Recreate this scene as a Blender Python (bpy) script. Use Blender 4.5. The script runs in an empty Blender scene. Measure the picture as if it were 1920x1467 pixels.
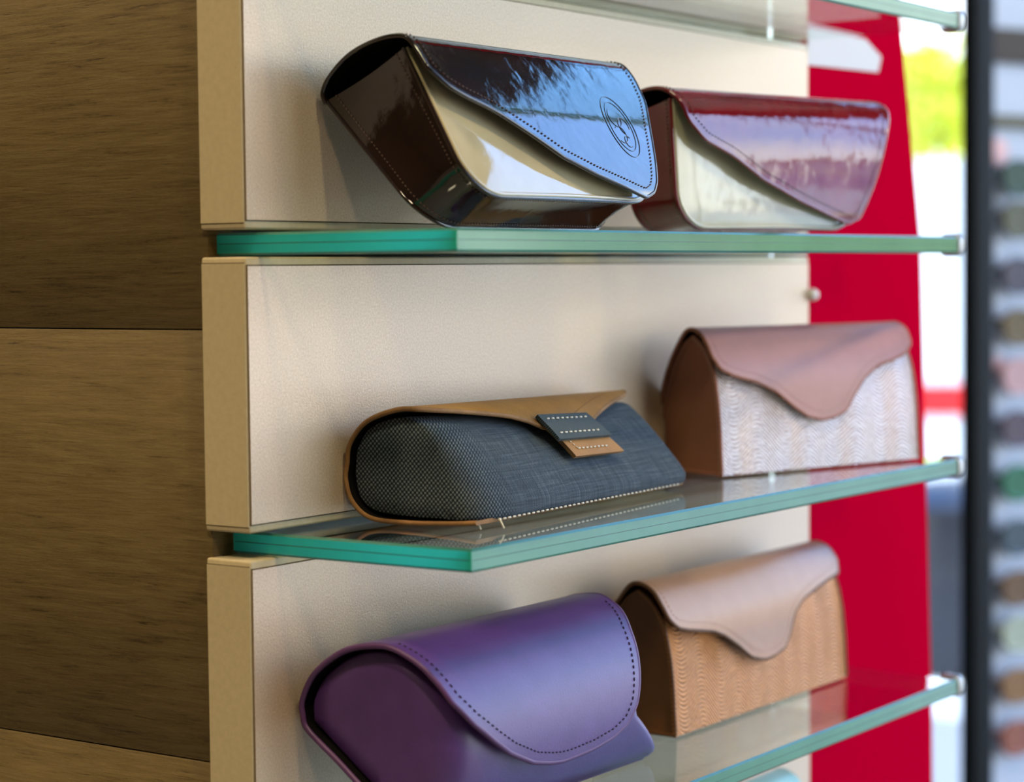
import bpy, bmesh, math, random
from mathutils import Vector
random.seed(4)
C = bpy.context.scene.collection
PI = math.pi
rad = math.radians

# ------------------------------------------------------------------ camera
F, CX, CY, CZ, YAW, PITCH, ROLL = 4.10e3, -0.74917, -0.67248, -0.019148, 0.611209, -0.0545848, -0.0101229
def cam_axes():
    a = Vector((math.cos(YAW)*math.cos(PITCH), math.sin(YAW)*math.cos(PITCH), math.sin(PITCH)))
    r = Vector((math.sin(YAW), -math.cos(YAW), 0)); u = r.cross(a)
    c, s = math.cos(ROLL), math.sin(ROLL)
    return a, c*r+s*u, -s*r+c*u
A_, R_, U_ = cam_axes()
cd = bpy.data.cameras.new('camera'); cam = bpy.data.objects.new('camera', cd); C.objects.link(cam)
from mathutils import Matrix
M = Matrix((R_, U_, -A_)).transposed().to_4x4(); M.translation = Vector((CX, CY, CZ))
cam.matrix_world = M
cd.sensor_width = 36; cd.sensor_fit = 'HORIZONTAL'; cd.lens = 36*F/1920
cd.clip_start = .05; cd.clip_end = 300
cd.dof.use_dof = True; cd.dof.focus_distance = 1.075; cd.dof.aperture_fstop = 5.8
bpy.context.scene.camera = cam

# ------------------------------------------------------------------ materials
def mat(name, col, rough=.5, metal=0., spec=.5, coat=0., coat_r=.05, sheen=0., trans=0.):
    m = bpy.data.materials.new(name); m.use_nodes = True
    b = m.node_tree.nodes['Principled BSDF']
    b.inputs['Base Color'].default_value = (*col, 1); b.inputs['Roughness'].default_value = rough
    b.inputs['Metallic'].default_value = metal; b.inputs['Specular IOR Level'].default_value = spec
    b.inputs['Coat Weight'].default_value = coat; b.inputs['Coat Roughness'].default_value = coat_r
    b.inputs['Sheen Weight'].default_value = sheen
    return m
def nodes(m): return m.node_tree.nodes, m.node_tree.links, m.node_tree.nodes['Principled BSDF']
def coords(m, kind='Object', scale=(1,1,1), rot=(0,0,0)):
    N, L, b = nodes(m); t = N.new('ShaderNodeTexCoord'); mp = N.new('ShaderNodeMapping')
    mp.inputs['Scale'].default_value = scale; mp.inputs['Rotation'].default_value = rot
    L.new(t.outputs[kind], mp.inputs[0]); return mp.outputs[0]
def noise(m, vec, scale, detail=4, rough=.6, dist=0.):
    N, L, b = nodes(m); n = N.new('ShaderNodeTexNoise'); n.inputs['Scale'].default_value = scale
    n.inputs['Detail'].default_value = detail; n.inputs['Roughness'].default_value = rough; n.inputs['Distortion'].default_value = dist
    L.new(vec, n.inputs['Vector']); return n.outputs['Fac']
def ramp(m, fac, stops):
    N, L, b = nodes(m); r = N.new('ShaderNodeValToRGB')
    while len(r.color_ramp.elements) < len(stops): r.color_ramp.elements.new(.5)
    for e, (p, c) in zip(r.color_ramp.elements, stops): e.position = p; e.color = (*c, 1)
    L.new(fac, r.inputs[0]); return r.outputs[0]
def bump(m, h, strength, dist, sock='Normal', prev=None):
    N, L, b = nodes(m); n = N.new('ShaderNodeBump'); n.inputs['Strength'].default_value = strength; n.inputs['Distance'].default_value = dist
    L.new(h, n.inputs['Height'])
    if prev is not None: L.new(prev, n.inputs['Normal'])
    L.new(n.outputs[0], b.inputs[sock]); return n.outputs[0]
def link(m, out, sock): nodes(m)[1].new(out, nodes(m)[2].inputs[sock])
def mathn(m, op, a, b_):
    N, L, b = nodes(m); n = N.new('ShaderNodeMath'); n.operation = op
    for i, v in enumerate((a, b_)):
        if isinstance(v, (int, float)): n.inputs[i].default_value = v
        elif v is not None: L.new(v, n.inputs[i])
    return n.outputs[0]

def patent(name, col, dark=None, rough=.05, b=.35):
    m = mat(name, col, rough, spec=.6, coat=.6, coat_r=.03)
    v = coords(m); n1 = noise(m, v, 60, 2, .5); n2 = noise(m, v, 420, 3, .6)
    if dark: link(m, ramp(m, noise(m, v, 25, 3), [(.3, dark), (.7, col)]), 'Base Color')
    bb = bump(m, n1, b, .0012); b2 = bump(m, n2, .12, .0003, 'Normal', bb); return m
def leather(name, col, col2, rough=.38, bs=.35, scale=900):
    m = mat(name, col, rough, spec=.5)
    v = coords(m); link(m, ramp(m, noise(m, v, 45, 5, .65), [(.3, col2), (.7, col)]), 'Base Color')
    bump(m, noise(m, v, scale, 4, .6), bs, .0004); return m
M_brown = patent('brown patent leather', (.016, .005, .003), (.010, .0035, .002))
M_cream = patent('cream patent leather', (.52, .44, .26), (.44, .37, .21), .06, .25)
M_cream2 = patent('cream patent leather pale', (.56, .52, .36), (.47, .43, .28), .12, .5)
M_red = patent('oxblood patent leather', (.20, .007, .012), (.15, .004, .008), .05, .5)
M_black = mat('black lining', (.004, .003, .003), .9, spec=.1)
M_thread_b = mat('brown thread', (.09, .045, .03), .6)
M_thread_w = mat('white thread', (.75, .68, .55), .7)
M_thread_p = mat('dark purple thread', (.015, .006, .04), .6)
M_purple = leather('purple leather', (.090, .032, .175), (.070, .023, .140), .44, .25); M_purple.node_tree.nodes['Principled BSDF'].inputs['Specular IOR Level'].default_value = .8
M_purple_edge = mat('purple burnished edge', (.10, .035, .13), .45)
M_tan = leather('tan leather', (.40, .185, .03), (.29, .125, .016), .55, .6, 700); M_tan.node_tree.nodes['Principled BSDF'].inputs['Specular IOR Level'].default_value = .22
M_tan_edge = leather('tan leather cut edge', (.38, .185, .06), (.18, .08, .02), .75, 1.0, 1500)
M_pink = leather('dusty pink leather', (.46, .21, .175), (.42, .19, .155), .40, .2)
M_pink_end = leather('brown pink leather', (.34, .125, .07), (.31, .11, .06), .6, .2)
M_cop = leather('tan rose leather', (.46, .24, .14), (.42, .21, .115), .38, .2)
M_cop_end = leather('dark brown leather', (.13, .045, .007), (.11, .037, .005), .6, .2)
M_turq = leather('pale turquoise leather', (.36, .62, .62), (.32, .56, .57), .35, .2)
M_turq_end = leather('turquoise leather side', (.12, .33, .34), (.1, .3, .31), .6, .2)

def snake(name, lo, hi, metal, rough):
    m = mat(name, hi, rough, metal=metal)
    N, L, b = nodes(m)
    v = coords(m, 'UV')
    # long wavy ridges: sine of (s + big soft undulation)
    sep = N.new('ShaderNodeSeparateXYZ'); L.new(v, sep.inputs[0])
    und = mathn(m, 'MULTIPLY', mathn(m, 'SINE', mathn(m, 'MULTIPLY', sep.outputs[0], 150.), None), .0060)
    nz = noise(m, v, 60, 2, .5)
    und2 = mathn(m, 'ADD', und, mathn(m, 'MULTIPLY', nz, .0025))
    t = mathn(m, 'ADD', sep.outputs[1], und2)
    t2 = mathn(m, 'ADD', t, mathn(m, 'MULTIPLY', sep.outputs[0], .18))
    w = mathn(m, 'SINE', mathn(m, 'MULTIPLY', t2, 2500.), None)
    w01 = mathn(m, 'MULTIPLY', mathn(m, 'ADD', w, 1.), .5)
    sp = noise(m, v, 420, 3, .7)
    f = mathn(m, 'ADD', mathn(m, 'MULTIPLY', w01, .62), mathn(m, 'MULTIPLY', mathn(m, 'POWER', sp, 1.6), .95))
    link(m, ramp(m, f, [(.25, lo), (.75, hi)]), 'Base Color')
    bump(m, f, .9, .0009); return m
M_snake_s = snake('silver pink snakeskin foil', (.34, .15, .11), (.88, .77, .72), .5, .36)
M_snake_c = snake('copper snakeskin foil', (.20, .055, .004), (.60, .235, .06), .6, .36)
M_snake_t = snake('turquoise snakeskin foil', (.15, .38, .38), (.45, .72, .72), .4, .3)

def weave(name, lo, hi, fx, fy, kind='UV', bs=1.0):
    m = mat(name, lo, .78, spec=.25, sheen=.1)
    N, L, b = nodes(m); v = coords(m, kind)
    nz = noise(m, v, 500, 2, .5)
    sep = N.new('ShaderNodeSeparateXYZ'); L.new(v, sep.inputs[0])
    X, Y = sep.outputs[0], sep.outputs[1]
    wob = mathn(m, 'MULTIPLY', nz, .0007)
    a = mathn(m, 'SINE', mathn(m, 'MULTIPLY', mathn(m, 'ADD', X, wob), fx), None)
    c = mathn(m, 'SINE', mathn(m, 'MULTIPLY', mathn(m, 'ADD', Y, wob), fy), None)
    p = mathn(m, 'MULTIPLY', a, c)
    h = mathn(m, 'MULTIPLY', mathn(m, 'ADD', p, 1.), .5)
    st = noise(m, coords(m, kind, (60, 900, 1)), 3, 2, .6); st2 = noise(m, coords(m, kind, (900, 60, 1)), 3, 2, .6)
    f = mathn(m, 'ADD', mathn(m, 'MULTIPLY', h, .6), mathn(m, 'MULTIPLY', mathn(m, 'ADD', st, st2), .38))
    link(m, ramp(m, f, [(.38, lo), (.78, hi)]), 'Base Color')
    bump(m, h, bs, .0005); return m
def denim_body():
    m = mat('blue grey denim', (.05, .07, .09), .8, spec=.2, sheen=.08)
    N, L, b = nodes(m)
    sep = N.new('ShaderNodeSeparateXYZ'); L.new(coords(m, 'UV'), sep.inputs[0]); X, Y = sep.outputs[0], sep.outputs[1]
    so = N.new('ShaderNodeSeparateXYZ'); L.new(coords(m), so.inputs[0]); OX, OY, OZ = so.outputs
    wob = mathn(m, 'MULTIPLY', noise(m, coords(m), 400, 2), .0009)
    def wv(a, b_, f):
        p = mathn(m, 'MULTIPLY', mathn(m, 'SINE', mathn(m, 'MULTIPLY', mathn(m, 'ADD', a, wob), f), None), mathn(m, 'SINE', mathn(m, 'MULTIPLY', mathn(m, 'ADD', b_, wob), f), None))
        return mathn(m, 'MULTIPLY', mathn(m, 'ADD', p, 1.), .5)
    st = noise(m, coords(m, 'UV', (12, 330, 1)), 3, 2, .6); st2 = noise(m, coords(m, 'UV', (330, 12, 1)), 3, 2, .6)
    fine = mathn(m, 'ADD', mathn(m, 'MULTIPLY', wv(X, Y, 2*PI/.0014), .18), mathn(m, 'MULTIPLY', mathn(m, 'ADD', st, st2), .42))
    coarse = mathn(m, 'ADD', mathn(m, 'MULTIPLY', wv(mathn(m, 'SUBTRACT', OY, OX), OZ, 2*PI/.0025), .85), mathn(m, 'MULTIPLY', st, .12))
    mr = N.new('ShaderNodeMapRange'); mr.interpolation_type = 'SMOOTHSTEP'; mr.inputs[1].default_value = .006; mr.inputs[2].default_value = .036; L.new(OX, mr.inputs[0])
    mx = N.new('ShaderNodeMix'); L.new(mr.outputs[0], mx.inputs[0]); L.new(coarse, mx.inputs[2]); L.new(fine, mx.inputs[3])
    link(m, ramp(m, mx.outputs[0], [(.28, (.004, .008, .014)), (.52, (.040, .056, .072)), (.80, (.165, .195, .205))]), 'Base Color')
    bump(m, mx.outputs[0], .8, .0005); return m
M_denim = denim_body()
M_denim_band = weave('dark green denim twill', (.02, .035, .04), (.09, .12, .13), 2*PI/.0013, 2*PI/.0013)

M_panel = mat('champagne metallic laminate', (.62, .54, .42), .34, metal=.25, spec=.5)
v = coords(M_panel); link(M_panel, ramp(M_panel, noise(M_panel, v, 900, 3, .7), [(.3, (.56, .41, .27)), (.7, (.75, .575, .40))]), 'Base Color')
bump(M_panel, noise(M_panel, v, 1000, 3, .7), .4, .0005)
M_core = mat('beige edge band', (.56, .45, .27), .42)
link(M_core, ramp(M_core, noise(M_core, coords(M_core), 300, 3), [(.3, (.50, .41, .235)), (.7, (.56, .46, .27))]), 'Base Color')
M_seam = mat('dark glue seam', (.10, .065, .025), .8)
M_wood = mat('dark olive brown wood grain', (.1, .06, .02), .6, spec=.3)
_v = coords(M_wood, 'Object', (1, 3.2, 42)); n1 = noise(M_wood, _v, 5, 8, .72, .6)
_v2 = coords(M_wood, 'Object', (1, 9, 150)); n2 = noise(M_wood, _v2, 4, 5, .7, .3)
n3 = noise(M_wood, coords(M_wood, 'Object', (1, 2, 5)), 3, 2)
ff = mathn(M_wood, 'ADD', mathn(M_wood, 'MULTIPLY', n1, .55), mathn(M_wood, 'ADD', mathn(M_wood, 'MULTIPLY', n2, .35), mathn(M_wood, 'MULTIPLY', n3, .2)))
ff = mathn(M_wood, 'ADD', ff, mathn(M_wood, 'MULTIPLY', mathn(M_wood, 'SUBTRACT', noise(M_wood, coords(M_wood, 'Object', (1, 1, 2.5)), 500, 3, .7), .5), .16))
n4 = noise(M_wood, coords(M_wood, 'Object', (1, 16, 260)), 2.2, 3, .6, .4)
mrw = nodes(M_wood)[0].new('ShaderNodeMapRange'); mrw.inputs[1].default_value = .60; mrw.inputs[2].default_value = .70; nodes(M_wood)[1].new(n4, mrw.inputs[0])
ff = mathn(M_wood, 'SUBTRACT', ff, mathn(M_wood, 'MULTIPLY', mrw.outputs[0], .10))
link(M_wood, ramp(M_wood, ff, [(.38, (.045, .027, .006)), (.50, (.122, .080, .024)), (.66, (.168, .117, .042))]), 'Base Color')
bump(M_wood, ff, .5, .0008)
M_groove = mat('dark groove', (.012, .007, .003), .9, spec=.1)

def glass_face():
    m = bpy.data.materials.new('clear shelf glass'); m.use_nodes = True
    N, L = m.node_tree.nodes, m.node_tree.links; N.clear()
    o = N.new('ShaderNodeOutputMaterial'); mx = N.new('ShaderNodeMixShader'); t = N.new('ShaderNodeBsdfTransparent'); g = N.new('ShaderNodeBsdfGlossy')
    t.inputs[0].default_value = (.90, .965, .935, 1); g.inputs['Roughness'].default_value = .02; g.inputs['Color'].default_value = (.95, .97, .96, 1)
    lw = N.new('ShaderNodeLayerWeight'); lw.inputs[0].default_value = .5
    p = N.new('ShaderNodeMath'); p.operation = 'POWER'; p.inputs[1].default_value = 5
    q = N.new('ShaderNodeMath'); q.operation = 'MULTIPLY_ADD'; q.inputs[1].default_value = .9; q.inputs[2].default_value = .04
    L.new(lw.outputs['Facing'], p.inputs[0]); L.new(p.outputs[0], q.inputs[0]); L.new(q.outputs[0], mx.inputs[0])
    L.new(t.outputs[0], mx.inputs[1]); L.new(g.outputs[0], mx.inputs[2]); L.new(mx.outputs[0], o.inputs[0]); return m
M_glass = glass_face()
def glass_edge(name, col, tcol, dif, spec_r=.12):
    m = bpy.data.materials.new(name); m.use_nodes = True
    N, L, b = nodes(m)
    b.inputs['Base Color'].default_value = (*col, 1); b.inputs['Roughness'].default_value = spec_r; b.inputs['Specular IOR Level'].default_value = .6
    tr = N.new('ShaderNodeBsdfTranslucent'); tr.inputs[0].default_value = (*tcol, 1)
    mx = N.new('ShaderNodeMixShader'); mx.inputs[0].default_value = dif; o = N['Material Output']
    L.new(b.outputs[0], mx.inputs[1]); L.new(tr.outputs[0], mx.inputs[2]); L.new(mx.outputs[0], o.inputs[0])
    v = coords(m, 'Object', (1, 1, 1)); n = noise(m, v, 30, 3, .6)
    c2 = tuple(x*.8 for x in col); link(m, ramp(m, n, [(.3, c2), (.7, col)]), 'Base Color'); return m
M_edge = glass_edge('green glass front edge', (.19, .45, .30), (.30, .85, .58), .4)
M_edge_end = glass_edge('teal glass end edge', (.04, .43, .29), (.07, .95, .66), .55)
M_line = mat('dark green lamination line', (.05, .14, .10), .5)
M_cham = glass_edge('deep green chamfer', (.05, .20, .13), (.1, .5, .35), .3)
M_metal = mat('grey satin metal', (.38, .38, .36), .35, metal=.8)

# ------------------------------------------------------------------ object helpers
def link_obj(name, me, parent=None, loc=None):
    o = bpy.data.objects.new(name, me); C.objects.link(o)
    if parent is not None: o.parent = parent
    if loc is not None: o.location = loc
    return o
def thing(name, label, cat, loc=(0,0,0), rz=0, group=None):
    o = bpy.data.objects.new(name, None); C.objects.link(o); o.location = loc; o.rotation_euler = (0,0,rz)
    o.empty_display_size = .02; o['label'] = label; o['category'] = cat
    if group: o['group'] = group
    return o
def tag(o, label, cat, group=None, kind=None):
    if label: o['label'] = label
    if cat: o['category'] = cat
    if group: o['group'] = group
    if kind: o['kind'] = kind
    return o
def smooth(me, ang=40):
    for p in me.polygons: p.use_smooth = True
    try: me.set_sharp_from_angle(angle=rad(ang))
    except Exception: pass
def mesh(name, vs, fs, mats, mi=None, uvs=None, ang=40, parent=None, smo=True, loc=None):
    me = bpy.data.meshes.new(name); me.from_pydata([tuple(v) for v in vs], [], fs)
    for m in (mats if isinstance(mats, (list, tuple)) else [mats]): me.materials.append(m)
    if mi:
        for p, i in zip(me.polygons, mi): p.material_index = i
    if uvs:
        uv = me.uv_layers.new(name='UVMap')
        for l in me.loops: uv.data[l.index].uv = uvs[l.vertex_index]
    bm = bmesh.new(); bm.from_mesh(me); bmesh.ops.recalc_face_normals(bm, faces=bm.faces); bm.to_mesh(me); bm.free()
    me.update()
    if smo: smooth(me, ang)
    return link_obj(name, me, parent, loc)
def box(name, a, b, m, parent=None, bev=0., seg=2, loc=None):
    bm = bmesh.new(); bmesh.ops.create_cube(bm, size=1)
    for v in bm.verts: v.co = Vector([(a[i]+b[i])/2 + v.co[i]*(b[i]-a[i]) for i in range(3)])
    if bev: bmesh.ops.bevel(bm, geom=bm.edges[:], offset=bev, segments=seg, affect='EDGES', profile=.5)
    me = bpy.data.meshes.new(name); bm.to_mesh(me); bm.free(); me.materials.append(m)
    if bev: smooth(me, 50)
    return link_obj(name, me, parent, loc)
def boxes(name, lst, m, parent=None, bev=0.):
    bm = bmesh.new()
    for a, b in lst:
        r = bmesh.ops.create_cube(bm, size=1)
        for v in r['verts']: v.co = Vector([(a[i]+b[i])/2 + v.co[i]*(b[i]-a[i]) for i in range(3)])
    if bev: bmesh.ops.bevel(bm, geom=bm.edges[:], offset=bev, segments=2, affect='EDGES')
    me = bpy.data.meshes.new(name); bm.to_mesh(me); bm.free(); me.materials.append(m)
    if bev: smooth(me, 50)
    return link_obj(name, me, parent)
def tube(name, pts, r, m, parent=None, n=8, closed=False):
    pts = [Vector(p) for p in pts]; vs = []; fs = []; K = len(pts); prev = None
    for i, p in enumerate(pts):
        t = (pts[(i+1) % K]-pts[i-1]) if closed else (pts[min(i+1, K-1)]-pts[max(i-1, 0)])
        t.normalize()
        if prev is None: prev = t.orthogonal().normalized()
        prev = (prev - t*prev.dot(t)).normalized(); q = t.cross(prev)
        rr = r[i] if isinstance(r, list) else r
        for k in range(n): an = 2*PI*k/n; vs.append(p+prev*math.cos(an)*rr+q*math.sin(an)*rr)
    for i in range(K if closed else K-1):
        j = (i+1) % K
        for k in range(n): fs.append((i*n+k, i*n+(k+1) % n, j*n+(k+1) % n, j*n+k))
    if not closed: fs.append(tuple(range(n))); fs.append(tuple((K-1)*n+k for k in range(n)))
    return mesh(name, vs, fs, m, parent=parent, ang=60)
def arclen(pts):
    s = [0]
    for a, b in zip(pts, pts[1:]): s.append(s[-1]+(Vector(b)-Vector(a)).length)
    return s
def interp(x, xs, ys):
    if x <= xs[0]: return ys[0]
    for i in range(1, len(xs)):
        if x <= xs[i]:
            d = xs[i]-xs[i-1]; t = (x-xs[i-1])/d if d else 0; return ys[i-1]*(1-t)+ys[i]*t
    return ys[-1]
def catmull(pts, n=12, closed=False):
    P = [Vector(p) for p in pts]; out = []
    if closed: Q = [P[-1]]+P+[P[0], P[1]]; rng = range(1, len(P)+1)
    else: Q = [2*P[0]-P[1]]+P+[2*P[-1]-P[-2]]; rng = range(1, len(P))
    for i in rng:
        a, b, c, d = Q[i-1:i+3]
        for k in range(n):
            t = k/n; out.append(.5*((2*b)+(c-a)*t+(2*a-5*b+4*c-d)*t*t+(3*b-a-3*c+d)*t**3))
    if not closed: out.append(P[-1])
    return out
def sample(path, step):
    s = arclen(path); n = max(1, int(s[-1]/step)); out = []
    for i in range(n+1):
        x = i*s[-1]/n
        out.append(Vector([interp(x, s, [p[k] for p in path]) for k in range(3)]))
    return out
def stitches(name, path, pitch, r, m, parent, duty=.62, normal=None):
    """short raised thread lozenges along a path, one mesh"""
    pts = sample(path, pitch/4); vs = []; fs = []; n = 6
    i = 0
    while i+3 < len(pts):
        a, b = pts[i], pts[i+1].lerp(pts[i+2], .0)*(1-duty)+pts[i+3]*duty
        t = (b-a)
        if t.length > 1e-6:
            t.normalize(); q = t.orthogonal().normalized(); w = t.cross(q); o = len(vs)
            for f, rr in ((0, .35), (.25, 1), (.75, 1), (1, .35)):
                c = a.lerp(b, f)
                for k in range(n): an = 2*PI*k/n; vs.append(c+(q*math.cos(an)+w*math.sin(an))*r*rr)
            for j in range(3):
                for k in range(n): fs.append((o+j*n+k, o+j*n+(k+1) % n, o+(j+1)*n+(k+1) % n, o+(j+1)*n+k))
            fs.append(tuple(o+k for k in range(n))); fs.append(tuple(o+3*n+k for k in range(n)))
        i += 4
    return mesh(name, vs, fs, m, parent=parent, ang=80)

class Ext:
    """surface (u, s) -> local point: a (w, h) section carried along u, blending from one section to another"""
    def __init__(self, c0, c1=None, L=1.):
        self.a = catmull([(p[0], p[1], 0) for p in c0], 16); self.b = catmull([(p[0], p[1], 0) for p in (c1 or c0)], 16)
        self.s = arclen(self.a); self.smax = self.s[-1]; self.L = L; self.same = c1 is None
    def __call__(self, u, s, off=0.):
        s = max(0, min(self.smax, s)); p = self._p(u, s)
        if off:
            e = 1e-4; q1 = self._p(u, min(self.smax, s+e)); q0 = self._p(u, max(0, s-e)); t = (q1-q0).normalized()
            p = p + Vector((0, -t.z, t.y))*-off*SGN
        return p
    def _p(self, u, s):
        t = max(0, min(1, u/self.L)) if not self.same else 0
        w = interp(s, self.s, [p.x for p in self.a])*(1-t) + (interp(s, self.s, [p.x for p in self.b])*t if t else 0)
        h = interp(s, self.s, [p.y for p in self.a])*(1-t) + (interp(s, self.s, [p.y for p in self.b])*t if t else 0)
        return Vector((u, w, h))
SGN = 1
def sheet(name, parent, fn, ni, nj, th, mats, uvf=None, ang=50):
    """thick sheet: fn(a, b, off) gives a point; off 0 is the outer face, -th the inner one. mats = outer, inner, rim"""
    vs = []; uvs = []; fs = []; mi = []
    for off in (0., -th):
        for i in range(ni+1):
            for j in range(nj+1):
                a, b = i/ni, j/nj; vs.append(fn(a, b, off)); uvs.append(uvf(a, b) if uvf else (a, b))
    W = nj+1; O = (ni+1)*W
    for i in range(ni):
        for j in range(nj):
            q = (i*W+j, (i+1)*W+j, (i+1)*W+j+1, i*W+j+1); fs.append(q); mi.append(0)
            fs.append(tuple(O+k for k in reversed(q))); mi.append(1)
    rim = [(i, 0) for i in range(ni)]+[(ni, j) for j in range(nj)]+[(i, nj) for i in range(ni, 0, -1)]+[(0, j) for j in range(nj, 0, -1)]
    for k, (i, j) in enumerate(rim):
        i2, j2 = rim[(k+1) % len(rim)]; a, b = i*W+j, i2*W+j2
        fs.append((b, a, O+a, O+b)); mi.append(2)
    me = bpy.data.meshes.new(name); me.from_pydata([tuple(v) for v in vs], [], fs)
    for m in mats: me.materials.append(m)
    uv = me.uv_layers.new(name='UVMap')
    for l in me.loops: uv.data[l.index].uv = uvs[l.vertex_index]
    for p, i in zip(me.polygons, mi): p.material_index = i
    bm = bmesh.new(); bm.from_mesh(me); bmesh.ops.recalc_face_normals(bm, faces=bm.faces); bm.to_mesh(me); bm.free()
    smooth(me, ang); return link_obj(name, me, parent)
def flap_sheet(name, parent, S, s0, s1, uLt, uRt, th, mats, ni=60, nj=90, ease=1.8):
    sl, ul = zip(*uLt); sr, ur = zip(*uRt)
    def fn(a, b, off):
        s = s0+(s1-s0)*(1-(1-b)**ease); l = interp(s, sl, ul); r = interp(s, sr, ur)
        return S(l+(r-l)*a, s, off)
    def uvf(a, b):
        s = s0+(s1-s0)*(1-(1-b)**ease); l = interp(s, sl, ul); r = interp(s, sr, ur); return (l+(r-l)*a, s)
    return sheet(name, parent, fn, ni, nj, th, mats, uvf)
def edge_path(S, uLt, uRt, s0, s1, inset, off, n=60, sr0=None):
    """path along the flap's free edge: down the left boundary, round the tip, up the right one, moved inwards by inset"""
    sl, ul = zip(*uLt); sr, ur = zip(*uRt)
    L = [(interp(s0+(s1-s0)*(1-(1-k/n)**1.8), sl, ul), s0+(s1-s0)*(1-(1-k/n)**1.8)) for k in range(n+1)]
    b0 = s0 if sr0 is None else sr0
    R = [(interp(b0+(s1-b0)*(1-(1-k/n)**1.8), sr, ur), b0+(s1-b0)*(1-(1-k/n)**1.8)) for k in range(n, -1, -1)]
    P = [Vector((a, b, 0)) for a, b in L+R]
    P = sample(P, .0015)
    if inset:
        Q = []
        for i, p in enumerate(P):
            t = (P[min(i+2, len(P)-1)]-P[max(i-2, 0)])
            if t.length < 1e-7: continue
            t.normalize(); nrm = Vector((t.y, -t.x, 0)); Q.append(p+nrm*inset)
        # drop points that fold back
        P = [q for q in Q if min((q-p).length for p in P) > abs(inset)*.85]
    return [S(p.x, p.y, off) for p in P]

# ------------------------------------------------------------------ the glasses cases
def loft(name, parent, secs, m, mi_fn=None, mats=None, uvs=True, cap=True, ang=45):
    """closed loft through sections (lists of local points of equal count)"""
    n = len(secs[0]); vs = []; fs = []; mi = []; uv = []
    for sec in secs:
        s = 0
        for k, p in enumerate(sec):
            if k: s += (Vector(p)-Vector(sec[k-1])).length
            vs.append(p); uv.append((p[0], s))
    for i in range(len(secs)-1):
        for k in range(n): fs.append((i*n+k, i*n+(k+1) % n, (i+1)*n+(k+1) % n, (i+1)*n+k)); mi.append(0)
    if cap:
        for base in (0, (len(secs)-1)*n):
            sec = vs[base:base+n]; c = Vector((0, 0, 0))
            for p in sec: c += Vector(p)
            c /= n
            # fan through two inner rings so that the cap can be shaded smoothly
            prev = [base+k for k in range(n)]
            for f in (.66, .33):
                o = len(vs)
                for k in range(n): q = Vector(sec[k]).lerp(c, 1-f); vs.append(q); uv.append((q[1], q[2]))
                for k in range(n): fs.append((prev[k], prev[(k+1) % n], o+(k+1) % n, o+k)); mi.append(1 if mats and len(mats) > 1 else 0)
                prev = [o+k for k in range(n)]
            vs.append(c); uv.append((c[1], c[2])); o = len(vs)-1
            for k in range(n): fs.append((prev[k], prev[(k+1) % n], o)); mi.append(1 if mats and len(mats) > 1 else 0)
    return mesh(name, vs, fs, mats or [m], mi, uv, ang, parent)

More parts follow.
